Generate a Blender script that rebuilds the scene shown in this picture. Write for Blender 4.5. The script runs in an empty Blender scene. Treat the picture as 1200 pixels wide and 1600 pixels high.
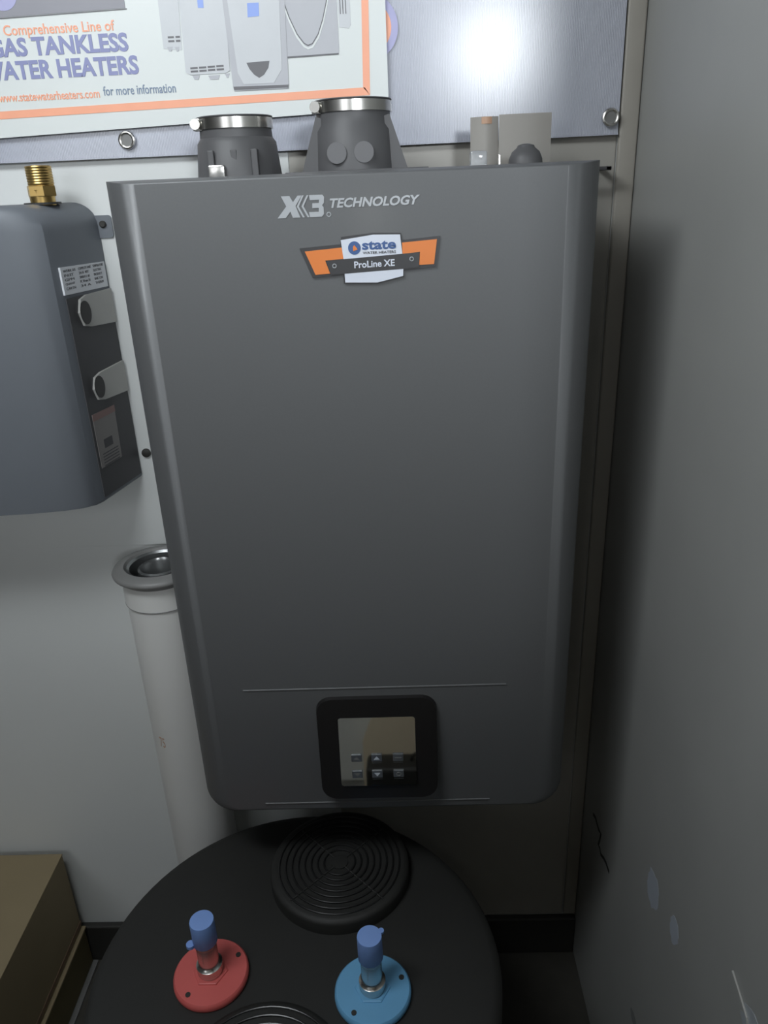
import bpy, bmesh, math, random
from mathutils import Vector, Matrix
random.seed(4)
S = bpy.context.scene
COL = S.collection
PI = math.pi

# ------------------------------------------------------------------ camera
cam_d = bpy.data.cameras.new('camera'); cam = bpy.data.objects.new('camera', cam_d); COL.objects.link(cam)
yaw, pitch, roll = map(math.radians, (-1.664, -23.024, -2.496))
f = Vector((math.sin(yaw)*math.cos(pitch), math.cos(yaw)*math.cos(pitch), math.sin(pitch)))
r = Vector((math.cos(yaw), -math.sin(yaw), 0)); u = r.cross(f)
r2 = r*math.cos(roll) + u*math.sin(roll); u2 = u*math.cos(roll) - r*math.sin(roll)
m = Matrix((r2, u2, -f)).transposed().to_4x4(); m.translation = Vector((.0418, -1.067, 1.400))
cam.matrix_world = m
cam_d.sensor_fit = 'VERTICAL'; cam_d.sensor_height = 32; cam_d.lens = 1200/1600*32; cam_d.clip_start = .01
S.camera = cam

# ------------------------------------------------------------------ world, lights, exposure
W = bpy.data.worlds.new('world'); S.world = W; W.use_nodes = True
W.node_tree.nodes['Background'].inputs[0].default_value = (.75, .85, 1, 1)
W.node_tree.nodes['Background'].inputs[1].default_value = .1
def area(name, loc, tgt, sx, sy, power, col):
    d = bpy.data.lights.new(name, 'AREA'); d.shape = 'RECTANGLE'; d.size = sx; d.size_y = sy; d.energy = power; d.color = col
    o = bpy.data.objects.new(name, d); COL.objects.link(o); o.location = loc
    o.rotation_euler = (Vector(tgt)-Vector(loc)).to_track_quat('-Z', 'Y').to_euler()
    return o
area('pendant_lamp_light', (-.45, -.78, 1.985), (-.15, -.15, 1.25), .56, .26, 8, (.92, .97, 1))
area('doorway_light', (-1.00, -2.90, 1.75), (-.1, 0, 1.2), 1.1, 1.0, 12, (.93, .96, 1))
rear = area('rear_lamp_light', (.70, -2.85, 1.93), (.22, 0, 1.75), .36, .26, 2.7, (.90, .95, 1))
rear.data.spread = math.radians(46)
pl = bpy.data.lights.new('phone_flash', 'POINT'); pl.energy = .4; pl.shadow_soft_size = .006; pl.color = (1, 1, .92)
po = bpy.data.objects.new('phone_flash', pl); COL.objects.link(po); po.location = (-.004, -1.067, 1.345)
V = S.view_settings; V.view_transform = 'Standard'; V.look = 'None'; V.gamma = 1; V.use_curve_mapping = False; V.exposure = 0

# ------------------------------------------------------------------ materials
def mat(name, col, rough=.5, metal=0, noise=.05, scale=30, bump=0, coat=0, coat_r=.08, emit=None, weave=None, trans=0, spec=.5):
    M = bpy.data.materials.new(name); M.use_nodes = True; n = M.node_tree.nodes; l = M.node_tree.links; b = n['Principled BSDF']
    b.inputs['Roughness'].default_value = rough; b.inputs['Metallic'].default_value = metal
    b.inputs['Coat Weight'].default_value = coat; b.inputs['Coat Roughness'].default_value = coat_r
    b.inputs['Specular IOR Level'].default_value = spec
    if trans: b.inputs['Transmission Weight'].default_value = trans
    tc = n.new('ShaderNodeTexCoord'); nt = n.new('ShaderNodeTexNoise'); nt.inputs['Scale'].default_value = scale; nt.inputs['Detail'].default_value = 4
    l.new(tc.outputs['Object'], nt.inputs['Vector'])
    cr = n.new('ShaderNodeMix'); cr.data_type = 'RGBA'
    cr.inputs[6].default_value = (*[max(0, c*(1-noise)) for c in col], 1); cr.inputs[7].default_value = (*[min(1, c*(1+noise)) for c in col], 1)
    l.new(nt.outputs['Fac'], cr.inputs[0]); l.new(cr.outputs[2], b.inputs['Base Color'])
    h = nt.outputs['Fac']
    if weave:
        wv = n.new('ShaderNodeTexWave'); wv.bands_direction = 'X'; wv.inputs['Scale'].default_value = weave; wv.inputs['Distortion'].default_value = .3
        l.new(tc.outputs['Object'], wv.inputs['Vector']); h = wv.outputs['Fac']
    if bump:
        bp = n.new('ShaderNodeBump'); bp.inputs['Strength'].default_value = bump; bp.inputs['Distance'].default_value = .002
        l.new(h, bp.inputs['Height']); l.new(bp.outputs['Normal'], b.inputs['Normal'])
    if emit: b.inputs['Emission Color'].default_value = (*emit[:3], 1); b.inputs['Emission Strength'].default_value = emit[3]
    return M
wall_m = mat('white_wall_paint', (.66, .68, .67), .45, noise=.03, scale=6, bump=.05)
side_m = mat('grey_painted_panel', (.37, .375, .36), .36, noise=.12, scale=5, bump=.08)
dark_m = mat('dark_rubber', (.030, .029, .026), .6)
floor_m = mat('dark_floor_rubber', (.055, .052, .044), .55, noise=.2, bump=.1)
trim_m = mat('tan_trim', (.36, .34, .30), .5)
room_m = mat('room_paint', (.14, .135, .13), .6)
# paint of the big heater
case_m = mat('graphite_metallic_paint', (.140, .144, .147), .60, .45, .04, 400, .02, coat=.15, coat_r=.18)
case2_m = mat('graphite_side', (.06, .062, .065), .5, .2)
black_m = mat('black_plastic', (.012, .011, .011), .35)
vent_m = mat('haze_lifted_plastic', (.08, .08, .083), .5)  # black plastic, base colour raised to carry the haze over the vents
ring_m = mat('grille_gloss_plastic', (.012, .012, .012), .28)
chrome_m = mat('polished_steel', (.60, .59, .56), .27, 1, .05)
brass_m = mat('brass', (.55, .38, .14), .35, 1, .1)
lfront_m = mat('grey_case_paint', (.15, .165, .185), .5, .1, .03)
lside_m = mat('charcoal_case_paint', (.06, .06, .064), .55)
white_m = mat('white_plastic', (.68, .69, .68), .5)
pvc_m = mat('white_pvc', (.66, .66, .64), .35, noise=.03, scale=8)
boss_m = mat('pale_charcoal_plastic', (.13, .13, .135), .5)
gasket_m = mat('grey_gasket', (.19, .19, .185), .4)
pipein_m = mat('pipe_lining', (.32, .33, .33), .25, .8)
label_m = mat('white_label_paper', (.62, .64, .67), .5)
sleeve_m = mat('off_white_plastic', (.40, .40, .38), .6)
caution_m = mat('grey_label_paper', (.20, .19, .185), .5)
ink_m = mat('dark_ink', (.06, .06, .065), .6)
tank_m = mat('black_tank_plastic', (.016, .016, .0145), .62, noise=.15)
red_m = mat('red_plastic', (.62, .12, .11), .5)
blue_m = mat('sky_blue_plastic', (.15, .40, .66), .5)
cap_m = mat('blue_cap_plastic', (.21, .35, .72), .5)
banner_m = mat('white_banner_vinyl', (.68, .715, .70), .35, noise=.01, scale=5)
mesh_m = mat('blue_grey_mesh_vinyl', (.40, .42, .49), .30, noise=.10, scale=14, bump=.30, weave=160, coat=1, coat_r=.22)
orange_m = mat('print_orange', (.90, .40, .25), .4)
navy_m = mat('print_indigo', (.24, .26, .46), .4)
slate_m = mat('print_slate', (.20, .26, .36), .4)
ltgrey_m = mat('print_pale_grey', (.56, .58, .60), .4)
mdgrey_m = mat('print_mid_grey', (.45, .46, .49), .4)
dkgrey_m = mat('print_dark_grey', (.13, .13, .14), .4)
photo_m = mat('print_photo_grey', (.25, .25, .28), .4)
pblue_m = mat('print_light_blue', (.25, .36, .75), .4)
lav_m = mat('print_lavender', (.38, .38, .60), .4)
silver_m = mat('silver_foil', (.42, .44, .46), .35, .3)
borange_m = mat('badge_orange', (.75, .22, .05), .4)
bwhite_m = mat('badge_white', (.66, .70, .78), .35)
bdark_m = mat('badge_dark', (.045, .045, .048), .4)
bblue_m = mat('badge_blue', (.05, .11, .28), .4)
screen_m = mat('display_glass', (.85, .85, .82), .03, 1, 0)
key_m = mat('display_key', (.16, .17, .18), .3, .5)
icon_m = mat('display_icon', (.6, .65, .7), .4)
carton_m = mat('kraft_carton', (.27, .215, .125), .75, noise=.08, scale=20)
carton2_m = mat('dim_plywood', (.15, .125, .06), .7, noise=.1)
tape_m = mat('brown_tape', (.17, .11, .07), .4)
tag_m = mat('beige_tag_paper', (.30, .285, .26), .5, noise=.06)
smudge_m = mat('faded_orange_print', (.48, .30, .20), .5)
clear_m = mat('clear_plastic', (.8, .82, .84), .08, trans=.7)
stain_m = mat('pale_scuff', (.44, .48, .54), .4)
lamp_m = mat('lamp_lens', (.8, .8, .8), .4, emit=(.9, .95, 1, 4))
tan_m = mat('tan_board_prop', (.80, .68, .50), .6)
pale_m = mat('pale_blocker', (.72, .72, .68), .5)

# ------------------------------------------------------------------ helpers
def link(name, bm, M, parent=None, smooth=False, sharp=40):
    bmesh.ops.remove_doubles(bm, verts=bm.verts, dist=1e-6)
    bmesh.ops.recalc_face_normals(bm, faces=bm.faces)
    me = bpy.data.meshes.new(name); bm.to_mesh(me); bm.free(); me.materials.append(M)
    if smooth:
        for p in me.polygons: p.use_smooth = True
        me.set_sharp_from_angle(angle=math.radians(sharp))
    o = bpy.data.objects.new(name, me); COL.objects.link(o)
    if parent: o.parent = parent; o.matrix_parent_inverse = Matrix.Translation(-world_loc(parent))
    return o
def world_loc(o):
    # parents are never rotated; every mesh is written in world coordinates
    return Vector(o.location) if o.parent is None else Vector((0, 0, 0)) 
def thing(name, loc, label, cat, group=None):
    o = bpy.data.objects.new(name, None); COL.objects.link(o); o.location = loc; o.empty_display_size = .02
    return tag(o, label, cat, group)
def tag(o, label, cat, group=None):
    o['label'] = label; o['category'] = cat
    if group: o['group'] = group
    return o
def struct(o): o['kind'] = 'structure'; return o
def box(bm, x0, x1, y0, y1, z0, z1):
    vs = [bm.verts.new(p) for p in ((x0,y0,z0),(x1,y0,z0),(x1,y1,z0),(x0,y1,z0),(x0,y0,z1),(x1,y0,z1),(x1,y1,z1),(x0,y1,z1))]
    for q in ((3,2,1,0),(4,5,6,7),(0,1,5,4),(1,2,6,5),(2,3,7,6),(3,0,4,7)): bm.faces.new([vs[i] for i in q])
    return vs
def bbox(x0, x1, y0, y1, z0, z1, bev=0, seg=2):
    bm = bmesh.new(); box(bm, x0, x1, y0, y1, z0, z1)
    if bev: bmesh.ops.bevel(bm, geom=bm.edges[:], offset=bev, segments=seg, profile=.5, affect='EDGES')
    return bm
def lathe(bm, prof, c, seg=48, axis='z', cap=True):
    # prof: (radius, height) pairs
    rings = []
    for rr, h in prof:
        ring = []
        for k in range(seg):
            a = 2*PI*k/seg; x, y = rr*math.cos(a), rr*math.sin(a)
            p = {'z': (x, y, h), 'y': (x, h, y), 'x': (h, x, y)}[axis]
            ring.append(bm.verts.new((c[0]+p[0], c[1]+p[1], c[2]+p[2])))
        rings.append(ring)
    for a, b in zip(rings, rings[1:]):
        for k in range(seg): bm.faces.new((a[k], a[(k+1) % seg], b[(k+1) % seg], b[k]))
    if cap:
        for ring in (rings[0], rings[-1]): bm.faces.new(ring)
    return bm
def lath(prof, c, seg=48, axis='z', cap=True): return lathe(bmesh.new(), prof, c, seg, axis, cap)
def torus(bm, c, R, rr, seg=48, ts=8, axis='z', a0=0, a1=2*PI):
    full = abs(a1-a0-2*PI) < 1e-6; n = seg if full else seg+1; rings = []
    for k in range(n):
        a = a0+(a1-a0)*k/seg; ring = []
        for j in range(ts):
            b = 2*PI*j/ts; q = R+rr*math.cos(b); x, y, z = q*math.cos(a), q*math.sin(a), rr*math.sin(b)
            p = (x, y, z) if axis == 'z' else (x, z, y)
            ring.append(bm.verts.new((c[0]+p[0], c[1]+p[1], c[2]+p[2])))
        rings.append(ring)
    prs = list(zip(rings, rings[1:])) + ([(rings[-1], rings[0])] if full else [])
    for A, B in prs:
        for j in range(ts): bm.faces.new((A[j], A[(j+1) % ts], B[(j+1) % ts], B[j]))
    if not full: bm.faces.new(rings[0]); bm.faces.new(rings[-1])
    return bm
def plate(bm, pts, y, t=.0008):
    # a flat xz outline with real thickness, front face at y-t
    a = [bm.verts.new((x, y, z)) for x, z in pts]; b = [bm.verts.new((x, y-t, z)) for x, z in pts]; n = len(pts)
    bm.faces.new(a); bm.faces.new(b[::-1])
    for k in range(n): bm.faces.new((a[k], a[(k+1) % n], b[(k+1) % n], b[k]))
    return bm
def plt(pts, y, t=.0008): return plate(bmesh.new(), pts, y, t)
def rrect(x0, x1, z0, z1, r_, n=6):
    P = []
    for cx, cz, a in ((x1-r_, z1-r_, 0), (x0+r_, z1-r_, 90), (x0+r_, z0+r_, 180), (x1-r_, z0+r_, 270)):
        for k in range(n+1): b = math.radians(a+90*k/n); P.append((cx+r_*math.cos(b), cz+r_*math.sin(b)))
    return P
def strip(pts, w):
    # polyline -> closed outline of width w
    L, R_ = [], []
    for i, p in enumerate(pts):
        a = Vector(pts[max(0, i-1)]); b = Vector(pts[min(len(pts)-1, i+1)]); d = (b-a).normalized(); n = Vector((-d.y, d.x))*w/2
        L.append((p[0]+n.x, p[1]+n.y)); R_.append((p[0]-n.x, p[1]-n.y))
    return L, R_
def band(pts, w, y, t=.0006):
    bm = bmesh.new(); L, R_ = strip(pts, w)
    for i in range(len(pts)-1): plate(bm, [L[i], L[i+1], R_[i+1], R_[i]], y, t)
    return bm
def lettering(s, x0, x1, z0, z1, y, M, parent, bold=.02, shear=0, t=.0006, name='lettering', rise=0, mapf=None):
    c = bpy.data.curves.new(name, 'FONT'); c.body = s; c.size = 1; c.offset = bold; c.shear = shear; c.extrude = .01; c.resolution_u = 3
    o = bpy.data.objects.new(name, c); COL.objects.link(o)
    dg = bpy.context.evaluated_depsgraph_get(); me = bpy.data.meshes.new_from_object(o.evaluated_get(dg))
    COL.objects.unlink(o); bpy.data.objects.remove(o)
    xs = [v.co.x for v in me.vertices]; ys = [v.co.y for v in me.vertices]
    xa, xb, ya, yb = min(xs), max(xs), min(ys), max(ys)
    for v in me.vertices:
        fx = (v.co.x-xa)/(xb-xa); fz = (v.co.y-ya)/(yb-ya); d = t if v.co.z > 0 else 0
        if mapf: v.co = mapf(fx, fz, d)
        else: v.co = (x0+(x1-x0)*fx, y-d, z0+(z1-z0)*fz+rise*fx)
    me.materials.clear(); me.materials.append(M); me.name = name
    ob = bpy.data.objects.new(name, me); COL.objects.link(ob); ob.parent = parent
    ob.matrix_parent_inverse = Matrix.Translation(-world_loc(parent))
    return ob
def disc_pts(cx, cz, r_, n=32): return [(cx+r_*math.cos(2*PI*k/n), cz+r_*math.sin(2*PI*k/n)) for k in range(n)]

# ------------------------------------------------------------------ setting
XR = .345; XO = 1.8; XL = -2.2; YF = -3.0; ZC = 2.35
wb = struct(link('wall_back', bbox(XL-.1, XO+.1, 0, .1, -.05, ZC+.05), wall_m))
o = link('panel', bbox(XL+.01, -.0905, -.0018, -.0001, .905, ZC-.01, .0004, 1), wall_m, wb)
link('panel', bbox(-.09, XR-.0245, -.0016, -.0001, .093, ZC-.01, .0003, 1), mat('tan_wall_tone', (.40, .385, .35), .5), wb)  # back wall drawn in a darker tan up to the right corner
struct(link('wall_right', bbox(XR, XR+.04, -.92, 0, .001, ZC-.001), side_m))
struct(link('wall_right_outer', bbox(XO, XO+.1, YF-.1, .1, -.05, ZC+.05), room_m))
struct(link('wall_left', bbox(XL-.1, XL, YF-.1, 0, -.05, ZC+.05), room_m))
struct(link('wall_front', bbox(XL, XO, YF-.1, YF, -.05, ZC+.05), room_m))
struct(link('floor', bbox(XL-.1, XO+.1, YF-.1, .1, -.1, 0), floor_m))
struct(link('ceiling', bbox(XL-.1, XO+.1, YF-.1, .1, ZC, ZC+.05), room_m))
struct(link('baseboard_back', bbox(XL, XR, -.014, -.0002, .0, .092, .003, 2), dark_m))
bm = bbox(XR-.024, XR-.0005, -.010, -.002, .1, ZC-.002, .003, 3)
struct(link('trim_1', bm, trim_m, None, True))
wr = bpy.data.objects['wall_right']
# jagged crack and scuffs on the right wall: thin real chips
def side_plate(pts, t, x=XR):   # pts are (y,z)
    bm = bmesh.new(); a = [bm.verts.new((x, p[0], p[1])) for p in pts]; b = [bm.verts.new((x-t, p[0], p[1])) for p in pts]; n = len(pts)
    bm.faces.new(a); bm.faces.new(b[::-1])
    for k in range(n): bm.faces.new((a[k], a[(k+1) % n], b[(k+1) % n], b[k]))
    return bm
ck = [(-.066, .406), (-.080, .412), (-.091, .410), (-.104, .409), (-.116, .413), (-.113, .396), (-.108, .381), (-.117, .384), (-.126, .379), (-.142, .388), (-.155, .392), (-.174, .393)]
bm = bmesh.new(); L, R_ = strip(ck, .0055)
for i in range(len(ck)-1):
    b2 = side_plate([L[i], L[i+1], R_[i+1], R_[i]], .0006); me = bpy.data.meshes.new('t'); b2.to_mesh(me); bm.from_mesh(me); b2.free()
link('crack', bm, dark_m, wr)
def blob(cy, cz, ry, rz, n=22):
    return [(cy+ry*math.cos(2*PI*k/n)*random.uniform(.85, 1.1), cz+rz*math.sin(2*PI*k/n)*random.uniform(.85, 1.1)) for k in range(n)]
link('scuff', side_plate(blob(-.345, .554, .022, .028), .0002), stain_m, wr)
link('scuff', side_plate(blob(-.420, .575, .014, .020), .0002), stain_m, wr)

link('scuff', side_plate(blob(-.338, .292, .016, .010), .0002), mat('grey_scuff', (.24, .245, .24), .5), wr)
sk = link('sticker', side_plate(blob(-.620, .672, .040, .024, 30), .0004), mat('translucent_sticker', (.42, .45, .48), .15), wr)
bm = bmesh.new(); ps = [Vector((XR-.0012, -.555, .690)), Vector((XR-.0012, -.574, .684)), Vector((XR-.0012, -.592, .677)), Vector((XR-.0012, -.600, .664))]
for p, q in zip(ps, ps[1:]):
    bmesh.ops.create_cone(bm, cap_ends=True, segments=8, radius1=.0012, radius2=.0012, depth=(q-p).length, matrix=Matrix.Translation((p+q)/2) @ (q-p).to_track_quat('Z', 'Y').to_matrix().to_4x4())
link('sticker_fold', bm, sleeve_m, sk)

# ------------------------------------------------------------------ blue-grey mesh banner
MB = thing('mesh_banner', (-.3, -.012, 1.60), 'blue-grey woven mesh banner hung on the back wall behind the white poster', 'banner')
def sheet(x0, x1, zb, zt, y, amp, t, nx=90, nz=14, k=9):
    bm = bmesh.new(); F, B = [], []
    for j in range(nz+1):
        rf, rb = [], []
        for i in range(nx+1):
            s = i/nx; x = x0+(x1-x0)*s; z0 = zb(x); z = z0+(zt-z0)*j/nz
            yy = y+amp*math.sin(k*x*2+1)*math.cos(6*z+x*3)
            rf.append(bm.verts.new((x, yy, z))); rb.append(bm.verts.new((x, yy+t, z)))
        F.append(rf); B.append(rb)
    for j in range(nz):
        for i in range(nx):
            bm.faces.new((F[j][i], F[j][i+1], F[j+1][i+1], F[j+1][i])); bm.faces.new((B[j][i], B[j+1][i], B[j+1][i+1], B[j][i+1]))
    for i in range(nx):
        bm.faces.new((F[0][i], B[0][i], B[0][i+1], F[0][i+1])); bm.faces.new((F[nz][i], F[nz][i+1], B[nz][i+1], B[nz][i]))
    for j in range(nz):
        bm.faces.new((F[j][0], F[j+1][0], B[j+1][0], B[j][0])); bm.faces.new((F[j][nx], B[j][nx], B[j+1][nx], F[j+1][nx]))
    return bm
link('banner_sheet', sheet(-1.0, .319, lambda x: 1.4445+.004*max(0, x), 1.85, -.011, .0008, .0012), mesh_m, MB, True)
link('hem', sheet(-1.0, .319, lambda x: 1.4445+.004*max(0, x), 1.4475, -.0125, .0008, .001, nz=1), mesh_m, MB, True)
for gx, gz in ((-.287, 1.464), (.308, 1.465)):
    bm = torus(bmesh.new(), (gx, -.0155, gz), .0085, .0022, 32, 8, 'y'); g = link('grommet', bm, chrome_m, MB, True)
    link('grommet_hole', lath([(.0068, 0), (.0068, .002)], (gx, -.0160, gz), 24, 'y'), gasket_m, MB)
link('emblem_ring', plt(disc_pts(.018, 1.571, .0345, 40), -.0140, .0006), lav_m, MB)
link('emblem_disc', plt(disc_pts(.018, 1.571, .0265, 40), -.0146, .0005), orange_m, MB)

# ------------------------------------------------------------------ white poster banner with its print
PB = thing('printed_banner', (-.3, -.02, 1.60), 'white vinyl advertising banner with orange border and blue GAS TANKLESS lettering', 'banner')
link('banner_sheet', sheet(-1.0, .0385, lambda x: 1.4855+.0272*(x-.0385), 1.86, -.0195, 0, .0012, 40, 4), banner_m, PB)
Y0 = -.0196
link('border_strip', plt([(-.95, 1.4845), (.0165, 1.5005), (.0105, 1.5090), (-.95, 1.4925)], Y0, .0005), orange_m, PB)
link('border_strip', plt([(.0165, 1.5005), (.0250, 1.82), (.0170, 1.82), (.0085, 1.5090)], Y0, .0005), orange_m, PB)
lettering('Comprehensive Line of', -.4115, -.2795, 1.5765, 1.5905, Y0, orange_m, PB, .012)
lettering('GAS TANKLESS', -.4330, -.2665, 1.5580, 1.5780-.0005, Y0, navy_m, PB, .034)
lettering('WATER HEATERS', -.4475, -.2580, 1.5340, 1.5540, Y0, navy_m, PB, .034)
lettering('visit: www.statewaterheaters.com', -.4560, -.3100, 1.5112, 1.5205, Y0, orange_m, PB, .012)
lettering('for more information', -.3050, -.2170, 1.5130, 1.5230, Y0, slate_m, PB, .008)
link('printed_photo', plt([(-.60, 1.594), (-.2637, 1.6016), (-.2623, 1.70), (-.60, 1.70)], Y0, .0005), photo_m, PB)
link('printed_photo_edge', plt([(-.60, 1.5925), (-.2620, 1.6001), (-.2620, 1.6011), (-.60, 1.5935)], Y0, .0007), dkgrey_m, PB)
link('printed_spot', plt(disc_pts(-.4050, 1.6225, .018), Y0-.0006, .0003), lav_m, PB)
def picture(pts, M, k=0, name='printed_heater'): return link(name, plt(pts, Y0-.0004*k, .0005), M, PB)
T = 1.70
picture([(-.2235, T), (-.2253, 1.5588), (-.2035, 1.5566), (-.1957, T)], ltgrey_m)
picture([(-.0805, T), (-.0817, 1.5437), (-.0186, 1.545), (-.0177, 1.5475), (-.0171, T)], mdgrey_m)
picture([(-.0175, T), (-.0162, 1.5721), (-.005, 1.5703), (-.0026, 1.574), (-.0024, T)], ltgrey_m)
picture([(-.1975, T), (-.2023, 1.5334), (-.1973, 1.5305), (-.1549, 1.5308), (-.1493, 1.5332), (-.1450, T)], ltgrey_m, 1)
picture([(-.1520, T), (-.1474, 1.5164), (-.1464, 1.5116), (-.0815, 1.5116), (-.0804, 1.5156), (-.0745, T)], mdgrey_m, 2)
picture([(-.1465, 1.5125), (-.0812, 1.5125), (-.0806, 1.5155), (-.1470, 1.5160)], dkgrey_m, 3, 'printed_shadow')
picture([(-.0818, 1.5430), (-.0186, 1.5445), (-.0182, 1.5460), (-.0818, 1.5447)], dkgrey_m, 1, 'printed_shadow')
picture([(-.1490, T), (-.1400, 1.530), (-.1340, 1.5180), (-.0980, 1.5180), (-.0870, 1.532), (-.0790, T)], ltgrey_m, 3, 'printed_front')
picture([(-.1286, 1.5403), (-.101, 1.5412), (-.1030, 1.5340), (-.1090, 1.5270), (-.1150, 1.5240), (-.1205, 1.5275), (-.1255, 1.5335)], dkgrey_m, 4, 'printed_window')
U_ = [(-.0795, 1.6010), (-.0736, 1.5834), (-.0661, 1.5671), (-.0586, 1.5575), (-.0542, 1.5552), (-.0488, 1.5567), (-.0413, 1.5661), (-.035, 1.5805), (-.0292, 1.5992), (-.0250, 1.62)]
link('printed_line', band(U_, .0011, Y0-.0005), dkgrey_m, PB)
link('printed_line', band([(x*1.0, z-.0032) for x, z in U_], .0022, Y0-.0004), banner_m, PB)
picture([(-.1775, T), (-.1789, 1.598), (-.1722, 1.5977), (-.1690, T)], pblue_m, 2, 'printed_square')
picture([(-.1212, 1.6), (-.122, 1.5861), (-.1085, 1.5868), (-.1078, 1.6)], pblue_m, 4, 'printed_square')
for k in range(4):
    for j in range(2):
        x = -.1962+k*.0104; z = 1.5383-.0034*j+.0003*k
        link('printed_slot', plt([(x, z), (x+.0088, z+.0002), (x+.0088, z-.0018), (x, z-.0020)], Y0-.0009, .0003), dkgrey_m, PB)
for k in range(2):
    for j in range(2):
        x = -.2185+k*.0092; z = 1.5712-.0040*j
        link('printed_slot', plt([(x, z), (x+.0072-k*.002, z), (x+.0072-k*.002, z-.0020), (x, z-.0020)], Y0-.0005, .0003), dkgrey_m, PB)
for x, z, w in ((-.195, 1.530, .009), (-.176, 1.5292, .014), (-.156, 1.5305, .006), (-.221, 1.5605, .007), (-.212, 1.560, .006)):
    link('printed_fitting', plt([(x, z), (x+w, z), (x+w-.002, z-.0045), (x+.002, z-.0045)], Y0, .0006), mdgrey_m, PB)
for k in range(3):
    x = -.0145+k*.0032
    link('printed_slot', plt([(x, 1.70), (x, 1.585), (x+.0010, 1.585), (x+.0010, 1.70)], Y0-.0005, .0003), dkgrey_m, PB)

# ------------------------------------------------------------------ main wall-hung heater
H = thing('tankless_water_heater', (0, -.135, .628), 'large dark graphite wall-hung tankless water heater with square display, centre of the picture', 'water heater')
ZB, ZT = .6195, 1.4145
def cover_ring(ins, k, y):
    w = .2440-ins; zb_ = ZB+ins*k; r_ = .030-ins*.4; n_ = 8; P = [(w, ZT-ins*.12), (-w, ZT-ins*.12)]
    for cx, a0 in ((-w+r_, 180), (w-r_, 270)):
        for q in range(n_+1): b = math.radians(a0+90*q/n_); P.append((cx+r_*math.cos(b), zb_+r_+r_*math.sin(b)))
    return [bm.verts.new((x, y, z)) for x, z in P]
bm = bmesh.new(); R_c = .036
rings = [cover_ring(0, .3, -.10), cover_ring(0, .3, -.27+R_c)]
for q in range(1, 9): a = PI/2*q/8; rings.append(cover_ring(R_c*(1-math.cos(a)), .3, -.27+R_c*(1-math.sin(a))))
rings.append(cover_ring(R_c+.0012, .3, -.27)); rings.append(cover_ring(R_c+.004, .3, -.27))
for p, q in zip(rings, rings[1:]):
    for k in range(len(p)): bm.faces.new((p[k], p[(k+1) % len(p)], q[(k+1) % len(p)], q[k]))
bm.faces.new(rings[0]); bm.faces.new(rings[-1][::-1])
link('front_cover', bm, case_m, H, True, 50)
link('back_case', bbox(-.228, .228, -.1005, -.0025, ZB+.012, ZT-.006, .006, 2), case2_m, H, True)
for z, xa, xb in ((.8235, -.168, .161), (.6395, -.158, .143)):
    bm = bmesh.new(); 
    for k in range(1):
        b = bmesh.ops.create_cone(bm, cap_ends=True, segments=12, radius1=.0013, radius2=.0013, depth=xb-xa, matrix=Matrix.Translation(((xa+xb)/2, -.2699, z)) @ Matrix.Rotation(PI/2, 4, 'Y'))
    link('pressed_ridge', bm, case_m, H, True)
# logos
bl = silver_m
YF_ = -.2701
link('emblem_letter', plt([(-.0712+.004, 1.3942), (-.0590, 1.3942), (-.0560, 1.3885), (-.0512, 1.3942), (-.0472, 1.3942), (-.0538, 1.3850), (-.0500, 1.3745), (-.0572, 1.3745), (-.0592, 1.3802), (-.0642, 1.3745), (-.0722, 1.3745), (-.0628, 1.3850)], YF_, .0006), bl, H)
for dx in (0, .0046):
    link('emblem_chevron', plt([(-.0470+dx, 1.3942), (-.0452+dx, 1.3942), (-.0507+dx, 1.3845), (-.0457+dx, 1.3745), (-.0475+dx, 1.3745), (-.0527+dx, 1.3845)], YF_, .0006), bl, H)
three = [(-.0400, 1.3942), (-.0275, 1.3942), (-.0256, 1.3922), (-.0262, 1.3868), (-.0282, 1.3848), (-.0268, 1.3828), (-.0268, 1.3768), (-.0290, 1.3745), (-.0405, 1.3745), (-.0412, 1.3790), (-.0318, 1.3790), (-.0314, 1.3825), (-.0378, 1.3825), (-.0374, 1.3868), (-.0312, 1.3868), (-.0306, 1.3898), (-.0396, 1.3898)]
link('emblem_numeral', plt(three, YF_, .0006), bl, H)
link('emblem_ring', torus(bmesh.new(), (-.0222, -.2702, 1.3762), .0019, .0005, 16, 6, 'y'), bl, H)
lettering('TECHNOLOGY', -.0205, .0662, 1.3818, 1.3905, YF_, bl, H, .03, .25)
bd = link('badge', plt([(-.0530, 1.3462), (-.0125, 1.3485), (-.0115, 1.3552), (.0198, 1.3578), (.0470, 1.3568), (.0480, 1.3500), (.0850, 1.3525), (.0810, 1.3238), (.0490, 1.3215), (.0488, 1.3155), (.0223, 1.3098), (-.0112, 1.3112), (-.0115, 1.3195), (-.0420, 1.3178)], YF_, .0020), bdark_m, H)
yb = YF_-.0019
link('badge_wing', plt([(-.0480, 1.3432), (-.0115, 1.3455), (-.0103, 1.3349), (-.0285, 1.3340), (-.0245, 1.3215), (-.0390, 1.3208)], yb, .0008), borange_m, H)
link('badge_wing', plt([(.0478, 1.3478), (.0820, 1.3497), (.0788, 1.3266), (.0640, 1.3262), (.0652, 1.3386), (.0480, 1.3372)], yb, .0008), borange_m, H)
link('badge_shield', plt([(-.0120, 1.3524), (.0198, 1.3562), (.0461, 1.3554), (.0478, 1.3375), (-.0103, 1.3345)], yb, .0012), bwhite_m, H)
link('badge_shield', plt([(-.0100, 1.3207), (.0483, 1.3232), (.0480, 1.3165), (.0223, 1.3112), (-.0098, 1.3124)], yb, .0012), bwhite_m, H)
link('badge_bar', plt([(-.0275, 1.3338), (.0645, 1.3382), (.0640, 1.3247), (.0590, 1.3237), (-.0240, 1.3203)], yb, .0014), bdark_m, H)
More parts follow.
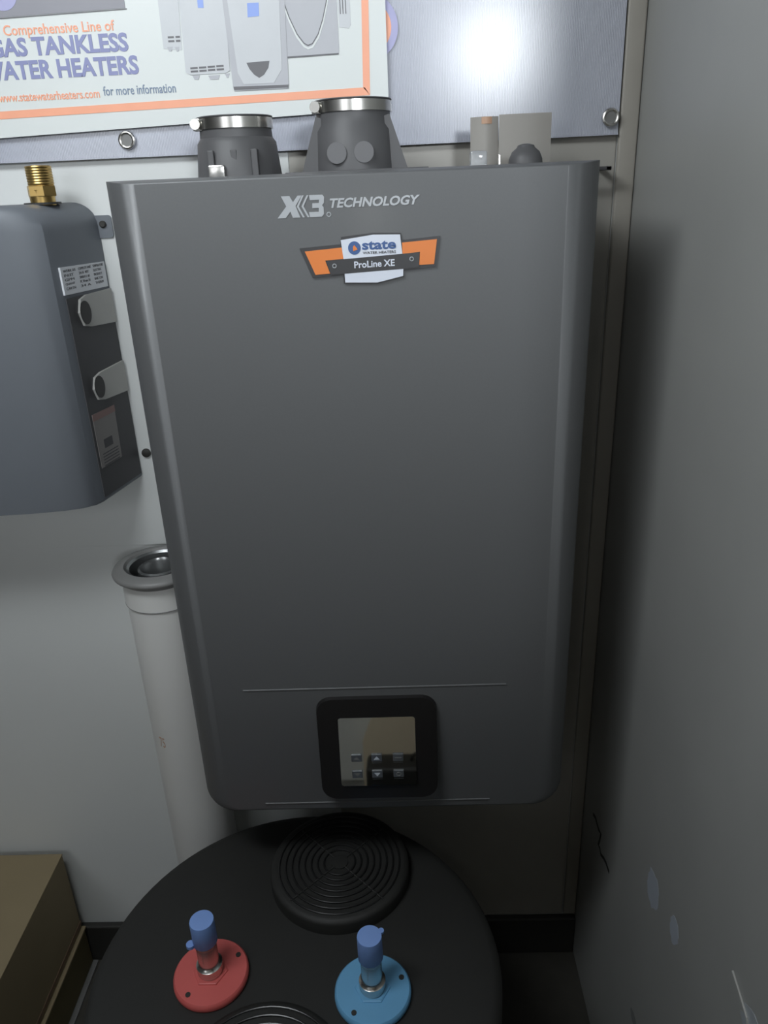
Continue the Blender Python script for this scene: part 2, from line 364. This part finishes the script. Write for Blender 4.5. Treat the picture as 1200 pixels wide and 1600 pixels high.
link('badge_emblem', plt(disc_pts(.0010, 1.3447, .0062, 24), yb-.0011, .0006), bblue_m, H)
link('badge_emblem', plt([(-.0002, 1.3418), (.0042, 1.3432), (.0010, 1.3475), (-.0005, 1.3455)], yb-.0015, .0006), borange_m, H)
lettering('state', .0086, .0418, 1.3425, 1.3505, yb-.0011, bblue_m, H, .03)
lettering('WATER HEATERS', .0090, .0415, 1.3385, 1.3410, yb-.0011, bdark_m, H, .01)
lettering('ProLine XE', .0000, .0400, 1.3256, 1.3320, yb-.0013, bwhite_m, H, .02, rise=.0008)
for x, z in ((-.0196, 1.3286), (.0568, 1.3323)):
    link('badge_screw', torus(bmesh.new(), (x, yb-.0016, z), .0018, .0005, 16, 6, 'y'), silver_m, H)
# display: wedge bezel with raked mirror-glass window
TILT = math.radians(7)
def pz(x, z, d=0):   # point on the raked display plane (lower edge stands further out)
    return (x, -.2755-(.81-z)*math.tan(TILT)*.55-d, z)
Z0, Z1 = .660, .810
DP = link('display_bezel', bmesh.new(), black_m, H)
bm = bmesh.new(); out = rrect(-.0775, .0735, Z0, Z1, .020, 8); inn = rrect(-.0515, .0465, .683, .783, .004, 8)
fo = [bm.verts.new(pz(x, z)) for x, z in out]; fi = [bm.verts.new(pz(x, z)) for x, z in inn]
bo = [bm.verts.new((x, -.2695, z)) for x, z in [(x*1.015, .735+(z-.735)*1.015) for x, z in out]]; ii = [bm.verts.new((x, pz(x, z)[1]+.004, z)) for x, z in inn]
n = len(out)
for k in range(n):
    q = (k+1) % n
    bm.faces.new((fo[k], fo[q], fi[q], fi[k])); bm.faces.new((fo[q], fo[k], bo[k], bo[q])); bm.faces.new((fi[k], fi[q], ii[q], ii[k]))
bmesh.ops.recalc_face_normals(bm, faces=bm.faces); bm.to_mesh(DP.data); bm.free()
bm = bmesh.new(); tl = math.tan(math.radians(8))
gy = lambda z: -.2742-(.783-z)*tl
inn2 = rrect(-.0513, .0463, .6832, .7828, .004, 8)
a = [bm.verts.new((x, gy(z), z)) for x, z in inn2]; b = [bm.verts.new((x, -.2697, z)) for x, z in inn2]
bm.faces.new(a); bm.faces.new(b[::-1])
for k in range(len(a)): bm.faces.new((a[k], a[(k+1) % len(a)], b[(k+1) % len(a)], b[k]))
SC = link('display_screen', bm, screen_m, H)
for ci, x in enumerate((-.0300, -.0042, .0234)):
    for ri, z in enumerate((.7240, .7005)):
        yy = gy(z)
        kb = link('display_key', bbox(x-.0068, x+.0068, yy-.0012, yy+.0008, z-.0058, z+.0058, .0006, 1), key_m, H)
        s = 1 if ri == 0 else -1
        if ci < 2: link('key_icon', plt([(x-.0040, z-.0025*s), (x+.0040, z-.0025*s), (x, z+.0030*s)], yy-.0013, .0002), icon_m if ci else gasket_m, kb)
        elif ri: link('key_icon', torus(bmesh.new(), (x, yy-.0014, z), .0028, .0005, 16, 6, 'y'), gasket_m, kb)
        else: link('key_icon', bbox(x-.004, x+.004, yy-.0018, yy-.0012, z-.0006, z+.0006), gasket_m, kb)
        if ci: link('key_line', bbox(x-.0062, x+.0062, yy-.0011, yy+.0003, z-.0082, z-.0074), key_m, H)
# top plate, collars, clamps
def collar(name, cx, cy, rb, rt, zb, zt, gusset, scx):
    prof = [(rb, zb), (rb*.985, zb+.004), (rt*1.10, zb+(zt-zb)*.58), (rt*1.01, zb+(zt-zb)*.66), (rt, zt-.014), (rt, zt-.002), (rt*1.05, zt-.001), (rt*1.05, zt), (rt*.86, zt+.0005), (rt*.84, zb+.01)]
    c = link(name, lath(prof, (cx, cy, 0), 56), vent_m, H, True, 30)
    cl = link('clamp_band', lath([(rt*1.0, zt-.0125), (rt*1.045, zt-.0125), (rt*1.045, zt-.0020), (rt*1.0, zt-.0020)], (cx, cy, 0), 56, cap=False), chrome_m, H, True, 30)
    sx, sy = cx-rt*.98, cy-rt*.45
    bm = lath([(.0055, -.009), (.0055, -.004), (.0035, -.0038), (.0035, .008)], (sx, sy, zt-.007), 12, 'y')
    link('clamp_screw', bm, chrome_m, cl, True); 
    link('clamp_housing', bbox(sx-.004, sx+.008, sy-.004, sy+.006, zt-.0135, zt-.001, .0015), chrome_m, cl)
    if gusset:
        for s in (-1, 1):
            bm = bmesh.new()
            pts = [(cx+s*rt*.98, zt-.016), (cx+s*(rb+.012), zb+.0005), (cx+s*rt*.55, zb+.0005), (cx+s*rt*.62, zt-.020)]
            plate(bm, pts, cy-rt*.30, .010); link('gusset', bm, vent_m, c)
            link('round_boss', lath([(.0105, -.004), (.0105, 0), (.008, .001)], (cx+s*.0145-.003, cy-rt*1.06, zb+.020), 20, 'y'), boss_m, c, True)
        link('flange_plate', bbox(cx-.074, cx+.080, cy-.05, cy+.05, zb-.001, zb+.0032, .001), vent_m, c)
    else:
        for dx in (-.022, .003, .025):
            link('rib', bbox(cx+dx-.0035, cx+dx+.0035, cy-rt*1.14, cy-rt*.8, zb, zb+.028, .001), vent_m, c)
    return c
collar('exhaust_collar', -.1315, -.12, .0475, .0395, 1.4135, 1.4755, False, 0)
collar('intake_collar', -.0005, -.12, .0470, .0405, 1.4135, 1.4865, True, 0)
link('steel_clip', bbox(-.1560, -.1385, -.172, -.160, 1.4140, 1.4270, .0015), chrome_m, H, True)
link('clear_cap', bbox(.1245, .1425, -.162, -.145, 1.4140, 1.4300, .0025), clear_m, H, True)
link('clear_cap', bbox(.1545, .1570, -.160, -.150, 1.4140, 1.4255, .0005), chrome_m, H)
link('cable_gland', lath([(.0185, 1.4135), (.0180, 1.4200), (.0150, 1.4270), (.0095, 1.4315), (.0088, 1.4335), (.004, 1.4350)], (.185, -.15, 0), 28), vent_m, H, True)
link('mounting_bracket', bbox(.2278, .3060, -.045, -.0400, 1.4060, 1.4105, .001), lside_m, H)
link('mounting_bracket_arm', bbox(.2990, .3060, -.0450, -.0022, 1.4060, 1.4105, .001), lside_m, H)
for x, w in ((-.09, .012), (.055, .009), (-.03, .010)):
    link('pipe_stub', lath([(w, ZB-.022), (w, ZB-.004), (w*1.3, ZB-.004), (w*1.3, ZB+.014)], (x, -.13, 0), 20), vent_m, H, True)

# beige tag standing on the heater
TG = thing('paper_tag', (.178, -.085, 1.4145), 'curled beige paper tag standing on top of the big heater, right of the vent collars', 'tag')
def curl(x0, x1, z0, z1, y, k, M, name, low=0):
    bm = bmesh.new(); n = 10; F, B = [], []
    for i in range(n+1):
        s = i/n; x = x0+(x1-x0)*s; yy = y-k*math.sin(PI*s); zb = z0+low*(1-s)**2
        F.append((bm.verts.new((x, yy, zb)), bm.verts.new((x, yy, z1)))); B.append((bm.verts.new((x, yy+.0008, zb)), bm.verts.new((x, yy+.0008, z1))))
    for i in range(n):
        for a_, b_ in ((F, F), (B, B)): bm.faces.new((a_[i][0], a_[i+1][0], a_[i+1][1], a_[i][1]))
        for j in (0, 1): bm.faces.new((F[i][j], F[i+1][j], B[i+1][j], B[i][j]))
    for i in (0, n): bm.faces.new((F[i][0], F[i][1], B[i][1], B[i][0]))
    return link(name, bm, M, TG, True)
curl(.132, .164, 1.4147, 1.4675, -.078, .006, tag_m, 'tag_leaf', .018)
curl(.1645, .2245, 1.4147, 1.4690, -.080, .003, tag_m, 'tag_leaf')
curl(.138, .160, 1.4600, 1.4672, -.0790, .0060, smudge_m, 'tag_print')

# ------------------------------------------------------------------ left grey unit
LU = thing('electric_water_heater', (-.58, -.07, 1.018), 'grey wall-hung electric water heater with white label on its side, at left edge', 'water heater')
def prism(prof, z0, z1): 
    bm = bmesh.new(); a = [bm.verts.new((x, y, z0)) for x, y in prof]; b = [bm.verts.new((x, y, z1)) for x, y in prof]; n = len(prof)
    bm.faces.new(a); bm.faces.new(b[::-1])
    for k in range(n): bm.faces.new((a[k], a[(k+1) % n], b[(k+1) % n], b[k]))
    return bm
A = Vector((-.3450, -.0025, 0)); Bq = Vector((-.3665, -.100, 0))
right = [(A.x, A.y), (Bq.x, Bq.y), (-.3720, -.1120), (-.3860, -.1225), (-.4100, -.1300), (-.4500, -.1365), (-.4960, -.1400), (-.4985, -.1365), (-.5015, -.1365), (-.5040, -.1405)]
left = [(-1.16-x, y) for x, y in right[::-1]]
zl0, zl1 = 1.018, 1.3960
bm = bmesh.new(); 
# sections: bottom, groove-less top with rounded right shoulder
def sec(z, dx): 
    out = []
    for x, y in right+left:
        c_ = -.58; w = .2405
        out.append(bm.verts.new((c_+(x-c_)*(1-dx/w), y*(1-dx*1.0) , z)))
    return out
secs = [sec(zl0, .002)] + [sec(zl0+.003, 0)] + [sec(zl1-.030, 0)]
for k in range(1, 9):
    a_ = PI/2*k/8; secs.append(sec(zl1-.030+.030*math.sin(a_), .032*(1-math.cos(a_))))
for s1, s2 in zip(secs, secs[1:]):
    n = len(s1)
    for k in range(n): bm.faces.new((s1[k], s1[(k+1) % n], s2[(k+1) % n], s2[k]))
bm.faces.new(secs[0][::-1]); bm.faces.new(secs[-1])
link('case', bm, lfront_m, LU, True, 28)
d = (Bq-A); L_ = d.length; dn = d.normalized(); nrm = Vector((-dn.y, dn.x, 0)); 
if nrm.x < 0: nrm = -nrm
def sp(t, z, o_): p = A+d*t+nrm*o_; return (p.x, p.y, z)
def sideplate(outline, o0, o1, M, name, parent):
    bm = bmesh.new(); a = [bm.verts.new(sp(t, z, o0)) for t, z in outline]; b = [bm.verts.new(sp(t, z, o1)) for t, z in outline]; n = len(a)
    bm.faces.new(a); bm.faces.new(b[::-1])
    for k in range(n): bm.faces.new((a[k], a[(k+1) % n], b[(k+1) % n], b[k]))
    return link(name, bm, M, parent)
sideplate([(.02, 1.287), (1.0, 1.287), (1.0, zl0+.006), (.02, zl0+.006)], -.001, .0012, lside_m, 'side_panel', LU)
wl = sideplate([(.06, 1.291), (1.02, 1.2915), (1.02, 1.3240), (.06, 1.3225)], -.0005, .0022, label_m, 'rating_label', LU)
rows = [('NATURAL GAS', 'COMPLETE UNIT', 'TEMPERATURE'), ('INLET', '24-R 40T', 'ELECTRIC'), ('GPM', '2000/1/1 60', 'PRODUCT'), ('QUANT', 'PC 70 mm 2/1', 'BASIC CON'), ('CARTN', '34 A', 'THERM')]
for j in range(5):
    for i, (ta, tb) in enumerate(((.97, .72), (.66, .38), (.34, .10))):
        z = 1.3178-.0052*j
        wd = (tb-ta)*(1 if j < 1 else .78)
        def mp(fx, fz, dd, ta=ta, wd=wd, z=z): return Vector(sp(ta+wd*fx, z+.0030*fz, .0023+dd))
        lettering(rows[j][i], 0, 1, 0, 1, 0, ink_m, LU, .0, t=.0002, mapf=mp, name='label_text')
for zc0, zc1, zb0, zb1, zh in ((1.286, 1.2485, 1.288, 1.2440, 1.2665), (1.1865, 1.152, 1.191, 1.149, 1.1705)):
    s_ = sideplate([(.04, zb0), (.62, zc0+.001), (.76, zc0-.003), (.82, (zc0+zc1)/2), (.76, zc1+.002), (.62, zc1-.001), (.04, zb1)], .0010, .0045, sleeve_m, 'knockout_sleeve', LU)
    pts = [(.72+.11*math.cos(2*PI*k/24), zh+.0145*math.sin(2*PI*k/24)) for k in range(24)]
    sideplate(pts, .0055, .0066, black_m, 'knockout_hole', LU)
cl_ = sideplate([(.42, 1.1380), (.95, 1.1380), (.95, 1.064), (.45, 1.064)], .0008, .0020, caution_m, 'caution_label', LU)
sideplate([(.42, 1.1380), (.95, 1.1380), (.95, 1.1290), (.42, 1.1290)], .0018, .0024, mat('faded_red_print', (.22, .14, .13), .5), 'label_stripe', LU)
sideplate([(.60, 1.100), (.80, 1.100), (.80, 1.088), (.60, 1.088)], .0018, .0024, ink_m, 'label_mark', LU)
for k in range(5): sideplate([(.50, 1.082-.004*k), (.88, 1.082-.004*k), (.88, 1.0808-.004*k), (.50, 1.0808-.004*k)], .0018, .0023, ink_m, 'label_line', LU)
tb_ = link('mounting_tab', plt(rrect(-.3560, -.3270, 1.3510, 1.3790, .004, 4), -.0022, .0022), lfront_m, LU)
link('screw', lath([(.0045, 0), (.0045, -.002), (.003, -.0035)], (-.3385, -.0044, 1.3680), 16, 'y'), dark_m, LU, True)
link('screw', lath([(.0065, 0), (.0065, -.003), (.003, -.0045)], (-.3330, -.0022, 1.0540), 16, 'y'), dark_m, LU, True)
BF = link('brass_fitting', lath([(.0145, 1.394), (.0150, 1.410), (.0152, 1.4115), (.0130, 1.4125)], (-.3870, -.06, 0), 24), brass_m, LU, True)
link('hex_nut', lath([(.0168, 1.4040), (.0172, 1.4050), (.0172, 1.4155), (.0160, 1.4170)], (-.3865, -.06, 0), 6), brass_m, BF)
link('threaded_end', lath([(.0135, 1.416)] + [(.0147+.0006*(k % 2), 1.417+.0015*k) for k in range(15)] + [(.0115, 1.4385), (.0110, 1.43)], (-.3855, -.06, 0), 28), brass_m, BF, True)
link('washer', lath([(.0215, 1.3950), (.0215, 1.3975)], (-.3880, -.06, 0), 28), dark_m, LU)

# ------------------------------------------------------------------ white vent pipe
VP = thing('vent_pipe', (-.306, -.09, 0), 'upright white plastic vent pipe with grey gasket rim, left of the big heater', 'pipe')
px_, py_ = -.3110, -.092
link('pipe_body', lath([(.0515, .001), (.0515, .865), (.0535, .866), (.0535, .905), (.050, .905), (.046, .905), (.046, .6)], (px_, py_, 0), 56), pvc_m, VP, True, 30)
link('gasket_ring', lath([(.0540, .901), (.0640, .9095), (.0650, .9130), (.0625, .9170), (.0480, .9200), (.0450, .9130)], (px_, py_, 0), 56, cap=False), gasket_m, VP, True, 60)
link('inner_liner', lath([(.0460, .9140), (.0440, .9180), (.0410, .9150), (.0400, .80)], (px_, py_, 0), 56, cap=False), pipein_m, VP, True)
link('inner_pipe', lath([(.0300, .80), (.0300, .9120), (.0270, .9140), (.0250, .9100), (.0250, .80)], (px_, py_, 0), 40, cap=False), pipein_m, VP, True)
link('inner_base', lath([(.0440, .800), (.0440, .803)], (px_, py_, 0), 40), dark_m, VP)
link('joint_line', torus(bmesh.new(), (px_, py_, .866), .0530, .0009, 56, 6), gasket_m, VP)
def pm(fx, fz, dd):
    a_ = math.radians(-125+12*fx); rr = .0517+dd; return Vector((px_+rr*math.cos(a_), py_+rr*math.sin(a_), .628+.018*fz))
lettering('75', 0, 1, 0, 1, 0, smudge_m, VP, 0, t=.0002, mapf=pm, name='printed_mark')

# ------------------------------------------------------------------ tank below
TC = Vector((-.113, -.405)); TR = .257
TK = thing('storage_tank', (TC.x, TC.y, 0), 'round black tank with red and blue pipe connections standing below the big heater', 'tank')
link('tank_body', lath([(TR-.012, 0), (TR-.010, .02), (TR-.010, .46)], (TC.x, TC.y, 0), 96), tank_m, TK, True)
link('tank_lid', lath([(TR-.006, .455), (TR, .458), (TR, .492), (TR-.004, .4985), (TR-.012, .500), (TR-.03, .500)], (TC.x, TC.y, 0), 96), tank_m, TK, True, 50)
def grille(cx, cy, R0, zb, hh, radii):
    g = link('fan_cowl', lath([(R0, zb-.001), (R0, zb+hh-.006), (R0-.002, zb+hh-.002), (R0-.008, zb+hh), (R0-.02, zb+hh-.001)], (cx, cy, 0), 64), tank_m, TK, True, 50)
    for rr in radii: link('grille_ring', torus(bmesh.new(), (cx, cy, zb+hh), rr, .0014, 56, 8), ring_m, g, True)
    link('grille_hub', lath([(.012, zb+hh-.001), (.012, zb+hh+.0008), (.008, zb+hh+.0012)], (cx, cy, 0), 24), tank_m, g, True)
    for k in range(4):
        a_ = PI/4+PI/2*k; bm = bmesh.new()
        bmesh.ops.create_cone(bm, cap_ends=True, segments=8, radius1=.0016, radius2=.0016, depth=R0-.02, matrix=Matrix.Translation((cx+math.cos(a_)*(R0)/2, cy+math.sin(a_)*(R0)/2, zb+hh-.0005)) @ Matrix.Rotation(a_, 4, 'Z') @ Matrix.Rotation(PI/2, 4, 'Y'))
        link('grille_spoke', bm, tank_m, g)
grille(-.066, -.262, .098, .500, .022, [.022+.009*k for k in range(8)])
grille(-.135, -.548, .100, .500, .006, [.040+.010*k for k in range(6)])
def connection(cx, cy, M, scr, tabdir, lean):
    fl = link('connection_flange', lath([(.0455, .5005), (.0465, .5030), (.0460, .5085), (.0440, .5105), (.020, .5112)], (cx, cy, 0), 56), M, TK, True, 40)
    link('hex_boss', lath([(.0220, .5105), (.0215, .5125), (.0200, .5132)], (cx, cy, 0), 6), M, fl)
    for a_ in scr:
        link('flange_screw', lath([(.0032, .5095), (.0032, .5118)], (cx+.037*math.cos(a_), cy+.037*math.sin(a_), 0), 14), dark_m, fl)
    lx, ly = lean
    def ln(bm):
        for v in bm.verts: v.co.x += lx*(v.co.z-.515); v.co.y += ly*(v.co.z-.515)
        return bm
    nn = link('steel_nipple', ln(lath([(.0150, .513), (.0160, .516), (.0160, .526), (.0124, .528)] + [(.0122+.0004*(k % 2), .530+.002*k) for k in range(16)] + [(.0115, .5700)], (cx, cy, 0), 32)), chrome_m, fl, True, 60)
    cp = ln(lath([(.0140, .5640), (.0148, .5650), (.0146, .5980), (.0142, .5996), (.010, .6002)], (cx, cy, 0), 32))
    c = link('plastic_cap', cp, cap_m, fl, True, 40)
    bm = ln(lath([(.0052, .5645), (.0052, .5690)], (cx+.0175*math.cos(tabdir), cy+.0175*math.sin(tabdir), 0), 14)) if tabdir < 4 else ln(lath([(.0035, .5955), (.0035, .5985)], (cx+.0135, cy+.008, 0), 14))
    c2 = link('cap_tab', bm, cap_m, fl)
connection(-.217, -.415, red_m, (math.radians(35), math.radians(235)), math.radians(205), (0, 0))
connection(-.0150, -.440, blue_m, (math.radians(20), math.radians(235)), 9, (0, 0))

# ------------------------------------------------------------------ cartons, lower left
C1 = thing('cardboard_box', (-.78, -.28, .100), 'tan cardboard box on top of the plywood crate, lower left corner', 'box')
link('carton_body', bbox(-.96, -.6105, -.60, -.0165, .1005, .2850, .002), carton_m, C1)
link('lid_flap', bbox(-.96, -.6100, -.60, -.3085, .2852, .2885, .001), carton_m, C1)
link('lid_flap', bbox(-.96, -.6100, -.3070, -.0165, .2852, .2885, .001), carton_m, C1)
link('edge_tape', bbox(-.6108, -.6092, -.60, -.0165, .108, .116), tape_m, C1)
C2 = thing('plywood_crate', (-.78, -.28, 0), 'flat dark plywood crate on the floor under the tan cardboard box', 'crate')
link('crate_body', bbox(-.975, -.6060, -.62, -.0160, .004, .0950, .002), carton2_m, C2)
link('crate_lid', bbox(-.978, -.6030, -.623, -.0155, .0952, .1000, .001), carton_m, C2)
link('floor_runner', bbox(-.980, -.5960, -.626, -.0150, .0, .0042, .001), gasket_m, C2)

# ------------------------------------------------------------------ props added out of view; pendant lamp
R1 = thing('cabinet_blocker', (-.34, -1.72, 0), 'made-up pale grey cabinet behind the viewer, blocking low light, mirrored in the left of the display', 'cabinet')
link('cabinet_blocker_body', bbox(-.68, -.002, -1.95, -1.58, .03, 1.44, .006), pale_m, R1)  # added cabinet, tall enough to shade the lower heater and wall
link('blocker_door', bbox(-.675, -.007, -1.580, -1.563, .06, 1.43, .004), pale_m, R1)
link('plinth', bbox(-.66, -.02, -1.93, -1.60, 0, .03), dark_m, R1)
R2 = thing('tan_board_prop', (.10, -1.54, 0), 'made-up tan board behind the viewer, edge slanted for its reflection, mirrored in the upper right of the display', 'board')
link('board_face', plt([(-.02, 0), (.335, 0), (.335, 1.30), (.18, 1.30), (-.047, .34), (-.105, .20), (-.105, 0)], -1.530, .020), tan_m, R2)  # added for the display's reflection, outline shaped to it
R3 = thing('dark_case_prop', (.05, -1.47, 0), 'made-up low black case behind the viewer, added for the reflection, mirrored in the lower right of the display', 'case')
link('case_body', bbox(-.092, .30, -1.525, -1.42, 0, .165, .012, 3), tank_m, R3, True)  # added only to give the display its dark reflection
link('case_handle', torus(bmesh.new(), (.06, -1.47, .165), .022, .005, 16, 8, 'y', 0, PI), tank_m, R3, True)
R4 = thing('locker_blocker', (.70, -1.78, 0), 'made-up tall grey locker behind the viewer to the right, blocking rear lamp light, out of the picture', 'locker')
link('locker_blocker_body', bbox(.42, .98, -1.95, -1.62, .0, 1.38, .006), room_m, R4)  # added unseen to keep rear lamp light off the low wall
link('blocker_door', bbox(.425, .975, -1.620, -1.605, .04, 1.37, .004), room_m, R4)
CL = thing('pendant_lamp', (-.45, -.80, 2.03), 'flat white lamp hung from the ceiling above the viewer, out of the picture', 'lamp')
link('lamp_frame', bbox(-.77, -.13, -.96, -.60, 2.020, 2.060, .006), white_m, CL)
link('lamp_lens', bbox(-.75, -.15, -.94, -.62, 2.012, 2.0205, .001), lamp_m, CL)
for x in (-.70, -.20): link('hanger', lath([(.004, 2.059), (.004, ZC)], (x, -.78, 0), 10), chrome_m, CL)
